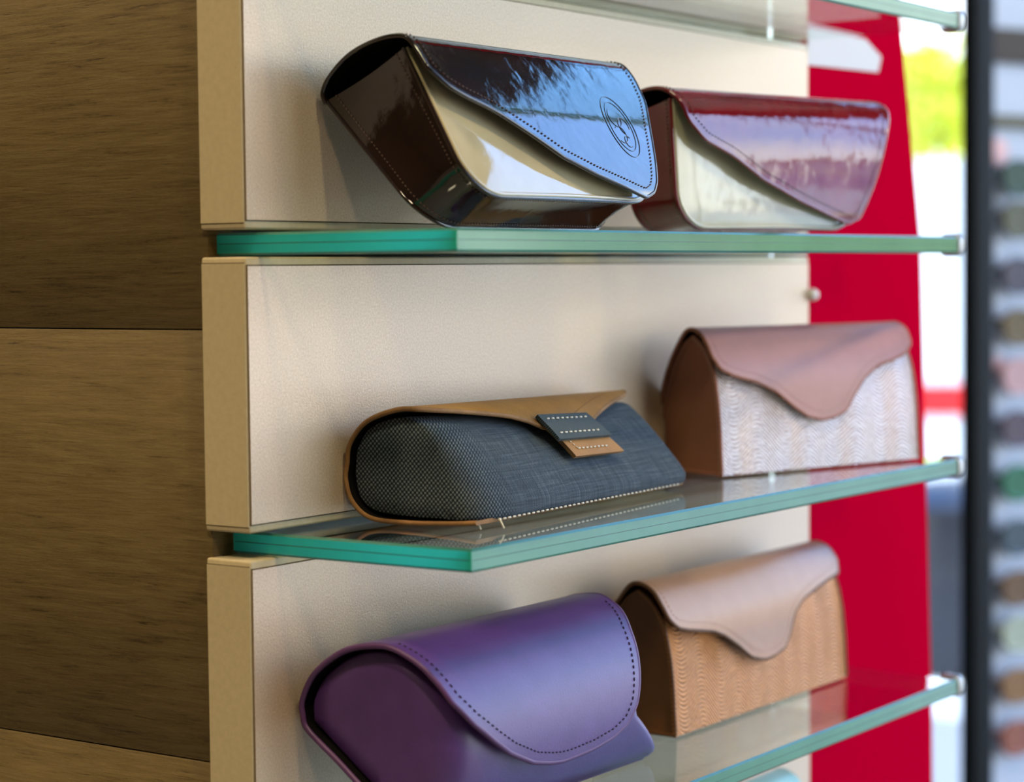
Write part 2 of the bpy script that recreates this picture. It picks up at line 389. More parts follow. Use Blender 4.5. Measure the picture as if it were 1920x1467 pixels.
def patent_case(loc, rz, label, leather_m, cream, Ft, Fb, Bt, Bb, L, flare, curve, s1, uLt, uRt, emblem=False, thread=None, name='glasses_case'):
    t = thing(name, label, 'glasses case', loc, rz)
    Ft, Fb, Bt, Bb = [Vector((0, p[0], p[1])) for p in (Ft, Fb, Bt, Bb)]
    H = (Ft-Fb).length; r = .021
    def ur(v): return L+flare*v
    # U outline in (u, v): left side down, round corner, bottom, round corner, right side up
    out = []
    for k in range(14): out.append((0, 1-(1-r/H)*k/13))
    for k in range(1, 13): a = PI/2*k/12; out.append((r-r*math.cos(a), (r-r*math.sin(a))/H))
    for k in range(1, 20): out.append((r+(ur(0)-2*r)*k/20, 0))
    for k in range(0, 13): a = PI/2*k/12; v = (r-r*math.cos(a))/H; out.append((ur(v)-r+r*math.sin(a), v))
    for k in range(1, 14): v = r/H+(1-r/H)*k/13; out.append((ur(v), v))
    def pt(u, v, s):
        f = Fb.lerp(Ft, v); b = Bb.lerp(Bt, v); p = f.lerp(b, s); return Vector((u, p.y, p.z))
    def oi(a):
        x = a*(len(out)-1); i = min(int(x), len(out)-2); f = x-i
        return out[i][0]*(1-f)+out[i+1][0]*f, out[i][1]*(1-f)+out[i+1][1]*f
    cu, cv = (L+flare*.5)/2, .6
    def inward(u, v, d):
        du, dv = cu-u, (cv-v)*H; l = math.hypot(du, dv); return u+du/l*d, v+dv/l*d/H
    def gus(a, b, off):
        u, v = oi(a); u, v = inward(u, v, -off - .0012*math.sin(PI*b)*0 + .0016*math.sin(PI*b)); return pt(u, v, b)
    g = sheet('gusset', t, gus, 90, 8, .0015, [leather_m, M_black, leather_m])
    # stitching rows along both borders of the gusset
    for sv in (.10, .88):
        path = [gus(i/160, sv, .0004) for i in range(161)]
        stitches('stitching', path, .0022, .00028, thread, g)
    n_ = (Ft-Fb).normalized(); nrm = Vector((0, -n_.z, n_.y))
    if nrm.y > 0: nrm = -nrm
    def plate(nm, front, m, d):
        def fn(a, b, off):
            # a goes round the outline, b from outline to the middle line
            u, v = oi(a); w = .5+.0*a; cu2 = (1-a)*.0+a*0
            tu, tv = cu+(u-cu)*.0, 1.
            uu = u*(1-b)+(cu+(u-cu)*.25)*b; vv = v*(1-b)+(.9999 if v > .9 else (v*.3+.7))*b
            base = pt(uu, vv, 0 if front else 1)
            e = min(1, b*3.2); bulge = d*(1-(1-e)**2)
            return base+(nrm if front else -nrm)*(bulge+off)
        return sheet(nm, t, fn, 90, 14, .0012, [m, M_black, m])
    fp = plate('front_panel', True, cream, .0022); bp_ = plate('back_panel', False, leather_m, .001)
    # bead round the cream front, and the dark binding at the outer border
    tube('piping', [pt(*inward(*oi(i/120), .0012), 0)+nrm*.0009 for i in range(121)], .0011, cream, fp, 8)
    tube('binding', [pt(*oi(i/120), 0.0) for i in range(121)], .0011, leather_m, g, 8)
    tube('binding', [pt(*oi(i/120), 1.0) for i in range(121)], .0010, leather_m, g, 8)
    S = Ext(curve); s1 = min(s1, S.smax)
    fl = flap_sheet('flap', t, S, 0, s1, uLt, uRt, .0016, [leather_m, M_black, leather_m])
    ep = edge_path(S, uLt, uRt, .0, s1, 0, -.0008)
    tube('edge_binding', ep, .0012, leather_m, fl, 8)
    stitches('stitching', edge_path(S, uLt, uRt, .02, s1, .0042, .0003), .0024, .0003, thread, fl)
    if emblem:
        cx, cs = .139, .112
        def circ(rx, ry, a0=0, a1=2*PI, n=40, ox=0, oy=0): return [S(cx+ox+rx*math.cos(a0+(a1-a0)*k/n), cs+oy+ry*math.sin(a0+(a1-a0)*k/n), .0001) for k in range(n+1)]
        em = tube('embossed_emblem', circ(.012, .018), .00022, leather_m, fl, 6)
        tube('emblem_ring', circ(.0095, .0145), .00018, leather_m, em, 6)
        for q, (ox, oy, rr, a0) in enumerate(((-.002, -.005, .005, 0), (.003, .0, .0045, 2), (-.003, .005, .0045, 4), (.001, .009, .003, 1))):
            tube('emblem_curl', circ(rr, rr*1.1, a0, a0+4.6, 20, ox, oy), .00018, leather_m, em, 6)
    return t

patent_case((.0526, 0, 0.0), 0, 'dark brown patent leather glasses case with cream front, leaning back on the eye level shelf', M_brown, M_cream,
    (-.0518, .0841), (-.0905, .0154), (-.0052, .0622), (-.0650, .0015), .158, .024,
    [(-.0048, .0605), (-.0032, .0660), (-.0078, .0737), (-.0196, .083), (-.034, .0885), (-.048, .0905), (-.057, .0885), (-.066, .078), (-.078, .060), (-.089, .040), (-.0965, .024), (-.0985, .015)],
    .1515, [(0, -.001), (.088, -.003), (.0964, .004), (.1014, .013), (.109, .033), (.121, .055), (.1323, .0744), (.1407, .0977), (.146, .117), (.1495, .129), (.1515, .137)],
    [(0, .182), (.08, .182), (.0946, .178), (.1116, .168), (.1311, .158), (.1432, .151), (.149, .1455), (.1515, .1385)], emblem=True, thread=M_thread_b)
patent_case((.28, -.0617, 0.0), -rad(13), 'dark red patent leather glasses case with cream front standing upright behind the brown one', M_red, M_cream2,
    (.004, .0745), (-.001, .0035), (.0395, .067), (.032, .0015), .150, .030,
    [(.0415, .056), (.041, .066), (.036, .0745), (.026, .0795), (.013, .081), (.003, .0785), (-.005, .070), (-.009, .055), (-.0105, .035), (-.009, .015), (-.0065, .0045)],
    .1305, [(0, -.001), (.052, -.003), (.0607, 0), (.0747, .0027), (.0855, .0138), (.0936, .0354), (.1063, .060), (.118, .093), (.126, .120), (.1305, .137)],
    [(0, .181), (.06, .181), (.0755, .173), (.0997, .1614), (.117, .1525), (.127, .147), (.1305, .1385)], thread=M_thread_b)

# purple case
def purple_case():
    t = thing('glasses_case', 'purple leather glasses case with rounded stitched flap leaning on the lowest visible shelf', 'glasses case', (.0306, 0, -.28), 0)
    sec = [(-.0700, .0028), (-.0800, .0110), (-.0880, .0270), (-.0910, .0450), (-.0860, .0640), (-.0745, .0785), (-.0590, .0865), (-.0436, .0870), (-.0290, .0825), (-.0140, .0720), (-.0065, .0600), (-.0062, .0500)]
    c = catmull([(p[0], p[1], 0) for p in sec], 8)
    base = [c[-1].lerp(c[0], k/10) for k in range(1, 10)]
    ring = [Vector((0, p.x, p.y)) for p in c+base]
    def section(u, k, sh=0., tip=0.):
        out = []
        for p in ring:
            w, h = p.y, p.z
            if w < -.045: w = -.045+(w+.045)*k
            cw, ch = -.045, .045; w = cw+(w-cw)*(1-sh); h = ch+(h-ch)*(1-sh)
            uu = u
            if tip: uu = u - interp(max(0, h), [.002, .005, .012, .034, .050, .070, .090], [0, .001, .011, .043, .050, .042, .034])*tip
            out.append(Vector((uu, w, max(h, .0022))))
        return out
    secs = [section(.0035, .60, .05), section(.0042, .68, .025), section(.0065, .78, .01), section(.011, .90), section(.018, .97), section(.028, 1.)]
    for k in range(1, 9): secs.append(section(.028+(.105-.028)*k/8, 1.))
    for k in range(1, 8): secs.append(section(.105+(.180-.105)*k/8, 1., 0, .85*(k/8)**1.0))
    secs += [section(.186, 1., 0, .9), section(.194, 1., 0, .97), section(.1990, 1., .0, 1.), section(.2030, .99, .0, 1.), section(.2050, .97, .01, 1.)]
    loft('body', t, secs, M_purple, ang=60)
    curve = [(-.0680, .0012), (-.047, .0155), (-.0250, .0320), (-.0065, .0452), (-.0030, .0530), (-.0032, .061), (-.0113, .0745), (-.0277, .086), (-.0436, .0905), (-.060, .0905), (-.078, .082), (-.091, .066), (-.0975, .046), (-.0955, .025), (-.0885, .010)]
    S = Ext(curve); k0 = .0795   # length of the base part before the back
    uL = [(0, 0), (k0+.092, -.001), (k0+.106, .000), (k0+.1205, .003), (k0+.1328, .0123), (k0+.1434, .0252), (k0+.1515, .0375), (k0+.16, .0575), (k0+.1633, .0733), (k0+.1645, .083)]
    uR = [(0, .2), (k0-.01, .192), (k0+.03, .186), (k0+.075, .181), (k0+.0951, .1732), (k0+.1093, .1649), (k0+.122, .1597), (k0+.1374, .1526), (k0+.1479, .1473), (k0+.156, .1397), (k0+.1609, .1274), (k0+.1636, .1092), (k0+.1645, .090)]
    s1 = min(k0+.1645, S.smax)
    fl = flap_sheet('flap', t, S, 0, s1, uL, uR, .0026, [M_purple, M_black, M_purple_edge], 70, 120)
    tube('edge_binding', edge_path(S, uL, uR, 0, s1, 0, -.0012), .0015, M_purple_edge, fl, 8)
    stitches('stitching', edge_path(S, uL, uR, k0+.080, s1, .0052, .0002, sr0=k0+.086), .0033, .00042, M_thread_p, fl)
    return t
purple_case()

def arch_case(loc, rz, label, flap_m, end_m, snake_m, L, uLt, uRt, ku=1., name='glasses_case'):
    t = thing(name, label, 'glasses case', loc, rz)
    curve = [(.058, .003), (.0545, .031), (.0457, .060), (.0338, .0795), (.0245, .087), (.012, .083), (.003, .070), (-.002, .055), (-.0042, .03)]
    S = Ext(curve); s1 = min(.1632, S.smax)
    fl = flap_sheet('flap', t, S, 0, s1, uLt, uRt, .0018, [flap_m, M_black, flap_m], 70, 90)
    tube('edge_binding', edge_path(S, uLt, uRt, 0, s1, 0, -.0009), .0012, end_m if flap_m is not M_turq else flap_m, fl, 8)
    stitches('stitching', edge_path(S, uLt, uRt, .09, s1, .0045, .0001), .0028, .00022, flap_m, fl)
    front = [(0.0, .0015), (.0008, .015), (.0016, .030), (.0036, .048), (.0075, .064), (.0142, .0755), (.0235, .0825)]
    SF = Ext(front)
    def ff_(a, b, off):
        bul = -.0012*math.sin(PI*a)*math.sin(PI*b*.9); q = SF(.001+(L-.002)*a, SF.smax*b, -off); return q+Vector((0, bul, 0))
    fp = sheet('front_panel', t, ff_, 50, 40, .0015, [snake_m, M_black, snake_m], lambda a, b: (L*a, SF.smax*b))
    back = [(.0235, .0825), (.033, .0755), (.0438, .058), (.0522, .031), (.0555, .002)]
    cc = catmull([(p[0], p[1], 0) for p in front], 5)+catmull([(p[0], p[1], 0) for p in back], 5)[1:]
    poly = [Vector((0, p.x, p.y)) for p in cc]; poly += [poly[-1].lerp(poly[0], k/6) for k in range(1, 6)]
    cen = Vector((0, .027, .035))
    for x0, x1 in ((.0022, .0042), (L-.0042, L-.0022)):
        lo, hi = (x0, x1); outer = x0 if x0 < L/2 else x1; inner = x1 if x0 < L/2 else x0
        def ring(u, sh): return [Vector((u, *(p.lerp(cen, sh)).yz)) for p in poly]
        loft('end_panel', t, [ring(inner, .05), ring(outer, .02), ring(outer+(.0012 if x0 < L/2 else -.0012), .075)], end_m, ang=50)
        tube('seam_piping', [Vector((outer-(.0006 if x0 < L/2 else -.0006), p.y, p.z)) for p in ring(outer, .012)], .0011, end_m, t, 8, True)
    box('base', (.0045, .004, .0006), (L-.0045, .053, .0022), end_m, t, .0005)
    return t
pk_L = [(0, 0), (.10, -.001), (.1112, -.002), (.1222, -.002), (.1301, .0015), (.1347, .0115), (.1385, .0278), (.145, .0435), (.1541, .0566), (.1607, .0682), (.1632, .0790)]
pk_R = [(0, .172), (.10, .172), (.1075, .1718), (.1185, .1690), (.1252, .1611), (.1291, .148), (.1323, .1322), (.1394, .1196), (.1491, .1097), (.1588, .1018), (.1622, .0910), (.1632, .0830)]
arch_case((.351, -.048, -.14), -rad(17), 'dusty pink glasses case with silver snakeskin front and pointed wavy flap', M_pink, M_pink_end, M_snake_s, .172, pk_L, pk_R)
cp_L = [(0, 0), (.10, -.001), (.1158, -.002), (.1256, -.001), (.1315, .0048), (.1353, .020), (.1375, .0385), (.1426, .0531), (.1508, .0684), (.1594, .0825), (.1622, .0930), (.1632, .1000)]
cp_R = [(0, .215), (.10, .215), (.116, .2135), (.1244, .2072), (.1263, .1937), (.1302, .1723), (.1347, .1515), (.1416, .1387), (.1529, .1314), (.1600, .1240), (.1625, .1120), (.1632, .1040)]
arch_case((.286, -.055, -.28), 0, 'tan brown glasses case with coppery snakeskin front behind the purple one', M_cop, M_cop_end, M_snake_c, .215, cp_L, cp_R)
arch_case((.288, -.052, -.42), 0, 'pale turquoise glasses case whose ridge shows under the lowest glass shelf edge', M_turq, M_turq_end, M_snake_t, .172, pk_L, pk_R)

# denim pouch
def denim_case():
    t = thing('glasses_case', 'blue denim glasses pouch with tan leather back and buckle strap lying on the middle shelf', 'glasses pouch', (.068, -.0015, -.14), 0)
    L = .22
    a0 = [(-.0800, .0045), (-.0822, .0105), (-.0800, .0165), (-.0715, .0290), (-.0630, .0395), (-.0540, .0470), (-.0430, .0510), (-.0285, .0520), (-.0130, .0470), (-.0050, .0380), (-.0030, .0290), (-.0030, .0210), (-.0060, .0120), (-.0155, .0062), (-.0370, .0045), (-.0625, .0045)]
    b0 = [(-.0595, .0035), (-.0620, .0065), (-.0605, .0110), (-.0520, .0205), (-.0445, .0285), (-.0370, .0360), (-.0295, .0425), (-.0215, .0475), (-.0110, .0440), (-.0045, .0360), (-.0028, .0280), (-.0028, .0200), (-.0050, .0110), (-.0120, .0052), (-.0290, .0040), (-.0470, .0040)]
    ca = catmull([(p[0], p[1], 0) for p in a0], 6, True); cb = catmull([(p[0], p[1], 0) for p in b0], 6, True)
    def section(u, k=1., sh=0.):
        f = u/L; out = []
        for p, q in zip(ca, cb):
            r = p.lerp(q, f); w, h = r.x, r.y
            if w < -.035: w = -.035+(w+.035)*(k+(1-k)*.35*max(0, 1-h/.02))
            cw, ch = -.035, .028; w = cw+(w-cw)*(1-sh); h = ch+(h-ch)*(1-sh)
            out.append(Vector((u, w, h)))
        return out
    secs = [section(.003, .60, .03), section(.0036, .66, .012), section(.006, .75), section(.010, .85), section(.016, .91), section(.024, .96), section(.034, .99)]
    for k in range(1, 14): secs.append(section(.034+(.212-.034)*k/13))
    secs += [section(.2165, 1., .012), section(.2185, 1., .035), section(.2193, 1., .07)]
    n = len(ca)
    body = loft('body', t, secs, None, mats=[M_denim], ang=60)
    sb = [Vector((u, -.0822+.0205*u/L - .0004, .0052-.0012*u/L)) for u in [.012+.2*k/60 for k in range(61)]]
    stitches('stitching', sb, .0046, .0005, M_thread_w, body, .7)
    tube('loose_thread', [(.010, -.0835, .006), (.009, -.0855, .004), (.0095, -.0865, .0015)], .0004, M_thread_w, body, 6)
    tube('loose_thread', [(.004, -.0745, .005), (.003, -.0765, .0035), (.0035, -.0775, .001)], .0004, M_thread_w, body, 6)
    cL = [(-.078, .0034), (-.0625, .0022), (-.037, .0012), (-.0146, .0024), (-.003, .0102), (.001, .021), (0, .029), (-.002, .039), (-.012, .05), (-.0285, .0562), (-.042, .0575), (-.054, .0545), (-.064, .0455), (-.072, .035), (-.080, .021)]
    cR = [(-.059, .0028), (-.047, .0020), (-.029, .0012), (-.012, .0022), (-.003, .0100), (0, .020), (-.0002, .028), (-.0015, .038), (-.009, .0485), (-.020, .0540), (-.029, .0525), (-.038, .0465), (-.047, .0375), (-.055, .0285), (-.062, .018)]
    S = Ext(cL, cR, L)
    uL = [(0, 0), (.155, -.0005), (.160, .008), (.166, .040), (.1697, .064), (.174, .078), (.179, .088)]
    uR = [(0, .2185), (.140, .2185), (.149, .214), (.1545, .205), (.158, .195), (.163, .178), (.170, .157), (.1765, .140), (.179, .136)]
    fl = flap_sheet('leather_flap', t, S, 0, .179, uL, uR, .0021, [M_tan, M_black, M_tan_edge], 70, 120, 1.0)
    tube('edge_binding', edge_path(S, uL, uR, 0, .179, 0, -.001), .0012, M_tan_edge, fl, 8)
    stitches('crease', [S(.125+.06*k/12, .172-.020*k/12, .0) for k in range(13)], .003, .0003, M_tan_edge, fl)
    def patch(s0, s1, l0, r0, l1, r1, off0):
        def fn(a, b, off):
            s = s0+(s1-s0)*b; l = l0+(l1-l0)*b; r = r0+(r1-r0)*b
            e = off0*(1-.0*b) + off
            return S(l+(r-l)*a, s, e)
        return fn
    tab = patch(.177, .1995, .0875, .135, .0990, .1510, .0008)
    tb = sheet('tab', t, tab, 20, 16, .0022, [M_tan, M_tan, M_tan_edge], lambda a, b: (.06*a, .02*b))
    stitches('stitching', [tab(.12+.02*0, .58, .0004), tab(.15, .80, .0004)], .0022, .0003, M_thread_w, tb)
    stitches('stitching', [tab(.15+.68*k/20, .80, .0004) for k in range(21)], .0040, .00045, M_thread_w, tb, .7)
    lp = patch(.1735, .1895, .0835, .1345, .0885, .1435, .0030)
    lo = sheet('strap_loop', t, lp, 20, 16, .0020, [M_denim_band, M_denim_band, M_denim_band], lambda a, b: (.06*a, .02*b))
    for b in (.20, .78): stitches('stitching', [lp(.08+.84*k/20, b, .0004) for k in range(21)], .0048, .0005, M_thread_w, lo, .7)
    return t
denim_case()

# ------------------------------------------------------------------ panels, shelves, wall
LP = .556
def beige_panel(z0, z1, label):
    t = thing('wall_panel', label, 'wall panel', (0, 0, z0), 0, 'beige shelving panels')
    h = z1-z0
    box('core', (0.0004, .0006, 0), (LP, .0282, h), M_core, t, .0012, 3)
    box('front_laminate', (.0012, 0, .0042), (LP-.0012, .0008, h-.0042), M_panel, t)
    box('end_laminate', (0, .0012, .0030), (.0006, .0275, h-.0030), M_core, t)
    boxes('seam', [((.0007, .00045, .0036), (LP-.0007, .00062, .0042)), ((.0007, .00045, h-.0042), (LP-.0007, .00062, h-.0036)), ((.0007, .00045, .0036), (.0012, .00062, h-.0036)),
        ((.00025, .0012, .0026), (.00045, .0275, .0030)), ((.00025, .0012, h-.0030), (.00045, .0275, h-.0026))], M_seam, t)
    return t
G = .0015; TH = .0105; SP = .14
names = ['beige panel below the lowest glass shelf', 'beige panel behind the purple glasses case', 'beige panel behind the blue denim pouch', 'beige panel behind the brown patent leather case', 'beige panel above the top glass shelf, cut by the upper picture edge']
for k, lb in zip(range(-3, 2), names):
    zt = k*SP+SP
    beige_panel(k*SP+G, zt-TH-.0007, lb)
def shelf(z, x0, x1, d, label, right=.5386):
    t = thing('glass_shelf', label, 'shelf', (0, 0, z), 0, 'glass shelves')
    y0, y1 = -d, .0258; c = .0011
    # profile (offset inwards, height)
    def ringp(o, zz): return [(x0+o, y0+o, zz), (x1-o, y0+o, zz), (x1-o, y1-o, zz), (x0+o, y1-o, zz)]
    rings = [ringp(c, 0), ringp(0, -c), ringp(0, -TH+c), ringp(c, -TH)]
    vs = [p for r_ in rings for p in r_]; fs = [(3, 2, 1, 0), (12, 13, 14, 15)]; mi = [0, 0]
    for i in range(3):
        for k in range(4):
            fs.append((i*4+k, i*4+(k+1) % 4, (i+1)*4+(k+1) % 4, (i+1)*4+k)); mi.append(0 if k in (1, 2) else (3 if i != 1 else (2 if k == 3 else 1)))
    # face names: 0 front, 1 right, 2 back, 3 left
    mesh('pane', vs, fs, [M_glass, M_edge, M_edge_end, M_cham], mi, parent=t, smo=False)
    zc = -TH*.48
    boxes('lamination_line', [((x0+.001, y0-.00003, zc-.00016), (x1-.001, y0+.0002, zc+.00016)), ((x0-.00003, y0+.001, zc-.00016), (x0+.0002, y1-.001, zc+.00016))], M_line, t)
    bm = bmesh.new()
    cl = box('end_clip', (x1-.002, y0-.002, -TH-.002), (x1+.009, y0+.014, .002), M_metal, t, .0048, 5)
    return t
shelf(SP, .008, .5386, .1133, 'top glass shelf, seen from below at the upper right picture edge')
shelf(0, .0089, .5386, .1133, 'glass shelf at eye level carrying the brown and red patent cases')
shelf(-SP, .0168, .5386, .1133, 'middle glass shelf carrying the denim pouch and the silver pink case')
shelf(-2*SP, .017, .5386, .1133, 'glass shelf carrying the purple and copper cases')
shelf(-3*SP, .012, .5386, .1133, 'lowest glass shelf, under the turquoise case')

FZ, CLZ = -1.12, 2.5
def struct(o): o['kind'] = 'structure'; return o
wl = struct(thing('wall_left', 'wall end clad in horizontal dark wood boards left of the shelves', 'wall'))
del wl['category']
wl['label'] = 'wall end clad in wide dark wood boards'
zs = [FZ, -1.07, -.867, -.6612, -.4545, -.2487, -.0448, .1600, .3650, .57, .775, .98, 1.185, 1.39, 1.595, 1.8, 2.005, 2.21, 2.415, CLZ]
for a, b in zip(zs, zs[1:]):
    box('wood_board', (.003, .0262, a+.0003), (.02, 2.2, b-.0003), M_wood, wl, .0003, 1)
box('backing', (.0045, .0275, FZ), (.0195, 2.2, CLZ), M_groove, wl)
struct(box('wall_back', (.02, .0285, FZ), (LP-.002, 2.2, CLZ), mat('dark grey plaster', (.10, .095, .075), .8)))  # wall face behind the panels, one even dark grey

# red board beside the panels
M_redb = mat('glossy crimson board', (.46, .0, .020), .8, spec=.0)
t = thing('poster_board', 'crimson board with a white stripe right of the beige panels', 'sign board', (0, 0, 0))
def prism(name, poly, y0, y1, m, parent):
    n = len(poly); vs = [(x, y0, z) for x, z in poly]+[(x, y1, z) for x, z in poly]
    fs = [tuple(range(n)), tuple(range(2*n-1, n-1, -1))]+[(k, (k+1) % n, n+(k+1) % n, n+k) for k in range(n)]
    return mesh(name, vs, fs, m, parent=parent, smo=False)
RB = prism('board', [(.5575, FZ), (.770, FZ), (.757, -.353), (.736, 0), (.701, .165), (.660, CLZ-.6), (.5575, CLZ-.6)], .002, .0283, M_redb, t)
WS = prism('printed_stripe', [(.5577, .1155), (.5577, .1400), (.6440, .1395), (.6690, .1290), (.6640, .1180)], .0012, .0022, mat('white print', (.62, .60, .59), .6), t)
WS['label'] = 'white slanted stripe'
for z in (-.047, -.215, .163):
    pass
t2 = thing('mounting_stud', 'small pale round stud on the seam between beige panel and red board', 'fitting', (.5567, -.001, -.0365))
tube('head', [(0, .001, 0), (0, -.002, 0), (0, -.0045, 0)], [.004, .0042, .0025], mat('pale plastic', (.75, .7, .65), .4), t2, 16)

# ------------------------------------------------------------------ the shop and the street
M_wallp = mat('warm taupe wall paint', (.09, .075, .055), .8)
M_floor = mat('grey shop floor', (.30, .28, .25), .5)
M_ceil = mat('ceiling paint', (.32, .29, .25), .9)
struct(box('floor', (-3.2, -3.2, FZ-.05), (4.2, 2.6, FZ), M_floor))
struct(box('ceiling', (-3.2, -3.2, CLZ), (3.3, 2.6, CLZ+.05), M_ceil))
struct(box('wall_behind', (-3.25, -3.2, FZ), (-3.2, 2.6, CLZ), M_wallp))
struct(box('wall_right', (-3.2, -3.25, FZ), (.5, -3.2, CLZ), M_wallp))
struct(box('wall_far', (-3.2, 2.6, FZ), (3.3, 2.65, CLZ), M_wallp))
M_alu = mat('dark window frame metal', (.05, .05, .05), .4, metal=.5)
w = bpy.data.objects.new('window_1', None); C.objects.link(w); w['kind'] = 'structure'; w['label'] = 'shop front window with dark frame'
HD = 2.15
boxes('window_frame', [((3.2, -3.2, FZ), (3.27, 2.6, FZ+.03)), ((3.2, -3.2, HD), (3.27, 2.6, CLZ)), ((3.2, -3.2, FZ), (3.27, -3.12, HD)), ((3.2, .0, FZ), (3.27, .06, HD)), ((3.2, 2.52, FZ), (3.27, 2.6, HD))], M_alu, w)
w2 = bpy.data.objects.new('fill_window', None); C.objects.link(w2); w2['kind'] = 'structure'; w2['label'] = 'added side window out of view, fills in daylight'  # side window added out of view to bring daylight onto panels and display
boxes('window_frame', [((.5, -3.27, FZ), (3.27, -3.2, FZ+.03)), ((.5, -3.27, HD), (3.27, -3.2, CLZ)), ((.5, -3.27, FZ), (.56, -3.2, HD)), ((1.85, -3.27, FZ), (1.91, -3.2, HD))], M_alu, w2)
M_wg = bpy.data.materials.new('window glass'); M_wg.use_nodes = True
N, L = M_wg.node_tree.nodes, M_wg.node_tree.links; N.clear()
o_ = N.new('ShaderNodeOutputMaterial'); mx = N.new('ShaderNodeMixShader'); tr = N.new('ShaderNodeBsdfTransparent'); gl = N.new('ShaderNodeBsdfGlossy'); gl.inputs['Roughness'].default_value = .01
tr.inputs[0].default_value = (.95, .98, .97, 1); mx.inputs[0].default_value = .06
L.new(tr.outputs[0], mx.inputs[1]); L.new(gl.outputs[0], mx.inputs[2]); L.new(mx.outputs[0], o_.inputs[0])
box('pane', (3.23, -3.12, FZ+.03), (3.24, .0, HD), M_wg, w); box('pane', (3.23, .06, FZ+.03), (3.24, 2.52, HD), M_wg, w)
box('pane', (.56, -3.24, FZ+.03), (1.85, -3.23, HD), M_wg, w2); box('pane', (1.91, -3.24, FZ+.03), (3.2, -3.23, HD), M_wg, w2)

def wpt(px, py, D):
    return Vector((CX, CY, CZ)) + (A_ + R_*((px-960)/F) - U_*((py-733.5)/F))*D
# eyewear display stand near the window
D0 = 2.55
p0 = wpt(1815, 700, D0); ang = -rad(20)     # direction of its width
t = thing('eyewear_display', 'tall pale blue grey eyewear display with black front post at the right edge', 'display stand', (p0.x, p0.y, FZ), ang)
M_disp = mat('pale blue grey display board', (.46, .52, .62), .5); M_post = mat('black post', (.008, .010, .011), .6, spec=.15)
box('post', (0, -.01, 0), (.034, .012, 2.75), M_post, t, .002)
box('board', (.034, .02, .05), (.62, .04, 2.75), M_disp, t)
box('post', (.62, -.01, 0), (.643, .05, 2.75), M_post, t, .002)
box('base', (-.01, -.15, 0), (.66, .12, .05), M_post, t, .004)
M_valance = mat('brown header band', (.045, .030, .016), .7)
zpix = lambda y: (wpt(1880, y, D0)).z-FZ
box('header_band', (.024, .010, zpix(112)), (.62, .021, zpix(48)), M_valance, t)
box('rail', (.024, .010, zpix(236)), (.62, .021, zpix(212)), mat('olive rail', (.10, .09, .045), .6), t)
cols = [(334, (.01, .05, .02), 'dark green', True), (413, (.09, .09, .04), 'olive', False), (518, (.05, .04, .06), 'plum grey', False), (615, (.12, .075, .01), 'golden brown', False), (708, (.55, .33, .33), 'pale pink', True), (808, (.07, .04, .06), 'purple brown', False), (911, (.0, .13, .05), 'bright green', False),
        (1015, (.03, .06, .08), 'slate blue', False), (1112, (.13, .06, .01), 'amber', False), (1200, (.40, .45, .34), 'pale green', False), (1300, (.25, .12, .03), 'honey brown', False), (1400, (.30, .09, .05), 'rust red', False)]
def glasses(loc, rz, col, nm):
    t = thing('glasses', 'pair of %s framed glasses hanging on the display at the right edge' % nm, 'glasses', loc, rz, 'glasses on the display board')
    m = mat(nm+' frame', col, .25); ml = mat(nm+' lens', tuple(min(1, c*.8+.01) for c in col), .45, spec=.3)
    def rim(cx):
        P = [(cx+.026*math.copysign(abs(math.cos(a))**.8, math.cos(a)), 0, .019*math.copysign(abs(math.sin(a))**.8, math.sin(a))) for a in [2*PI*k/28 for k in range(28)]]
        return P
    fr = None
    for cx in (-.035, .035):
        f = tube('rim', rim(cx), .0032, m, t, 8, True)
        P = rim(cx); n = len(P)
        mesh('lens', [(p[0], -.001, p[2]) for p in P]+[(p[0], .001, p[2]) for p in P], [tuple(range(n)), tuple(range(2*n-1, n-1, -1))]+[(k, (k+1) % n, n+(k+1) % n, n+k) for k in range(n)], ml, parent=f, smo=False)
    tube('bridge', [(-.011, 0, .006), (-.004, -.002, .009), (.004, -.002, .009), (.011, 0, .006)], .003, m, t, 8)
    for sx in (-1, 1): tube('temple', [(sx*.062, 0, .010), (sx*.067, .004, .010), (sx*.062, .012, .006), (sx*.02, .0155, -.002)], .0028, m, t, 8)
    return t
import mathutils
Rz = Matrix.Rotation(ang, 3, 'Z')
for y, c, nm, pk in cols:
    loc = p0 + Rz @ Vector((.122, .0, 0)); z = wpt(1880, y, D0+.03).z
    glasses((loc.x, loc.y, z), ang, c, nm)
    loc2 = p0 + Rz @ Vector((.108, .011, 0))
for y, nm in ((281, 'above the dark green glasses'), (692, 'above the purple brown glasses')):
    loc = p0 + Rz @ Vector((.070, .008, 0)); z = wpt(1880, y, D0).z
    k = thing('price_tag', 'round pale pink tag on the display %s' % nm, 'tag', (loc.x, loc.y, z), ang, 'pink tags on the display')
    tube('disc', [(0, .011, 0), (0, .009, 0)], .016 if y < 400 else .012, mat('pale pink card', (.80, .50, .50), .6), k, 24)

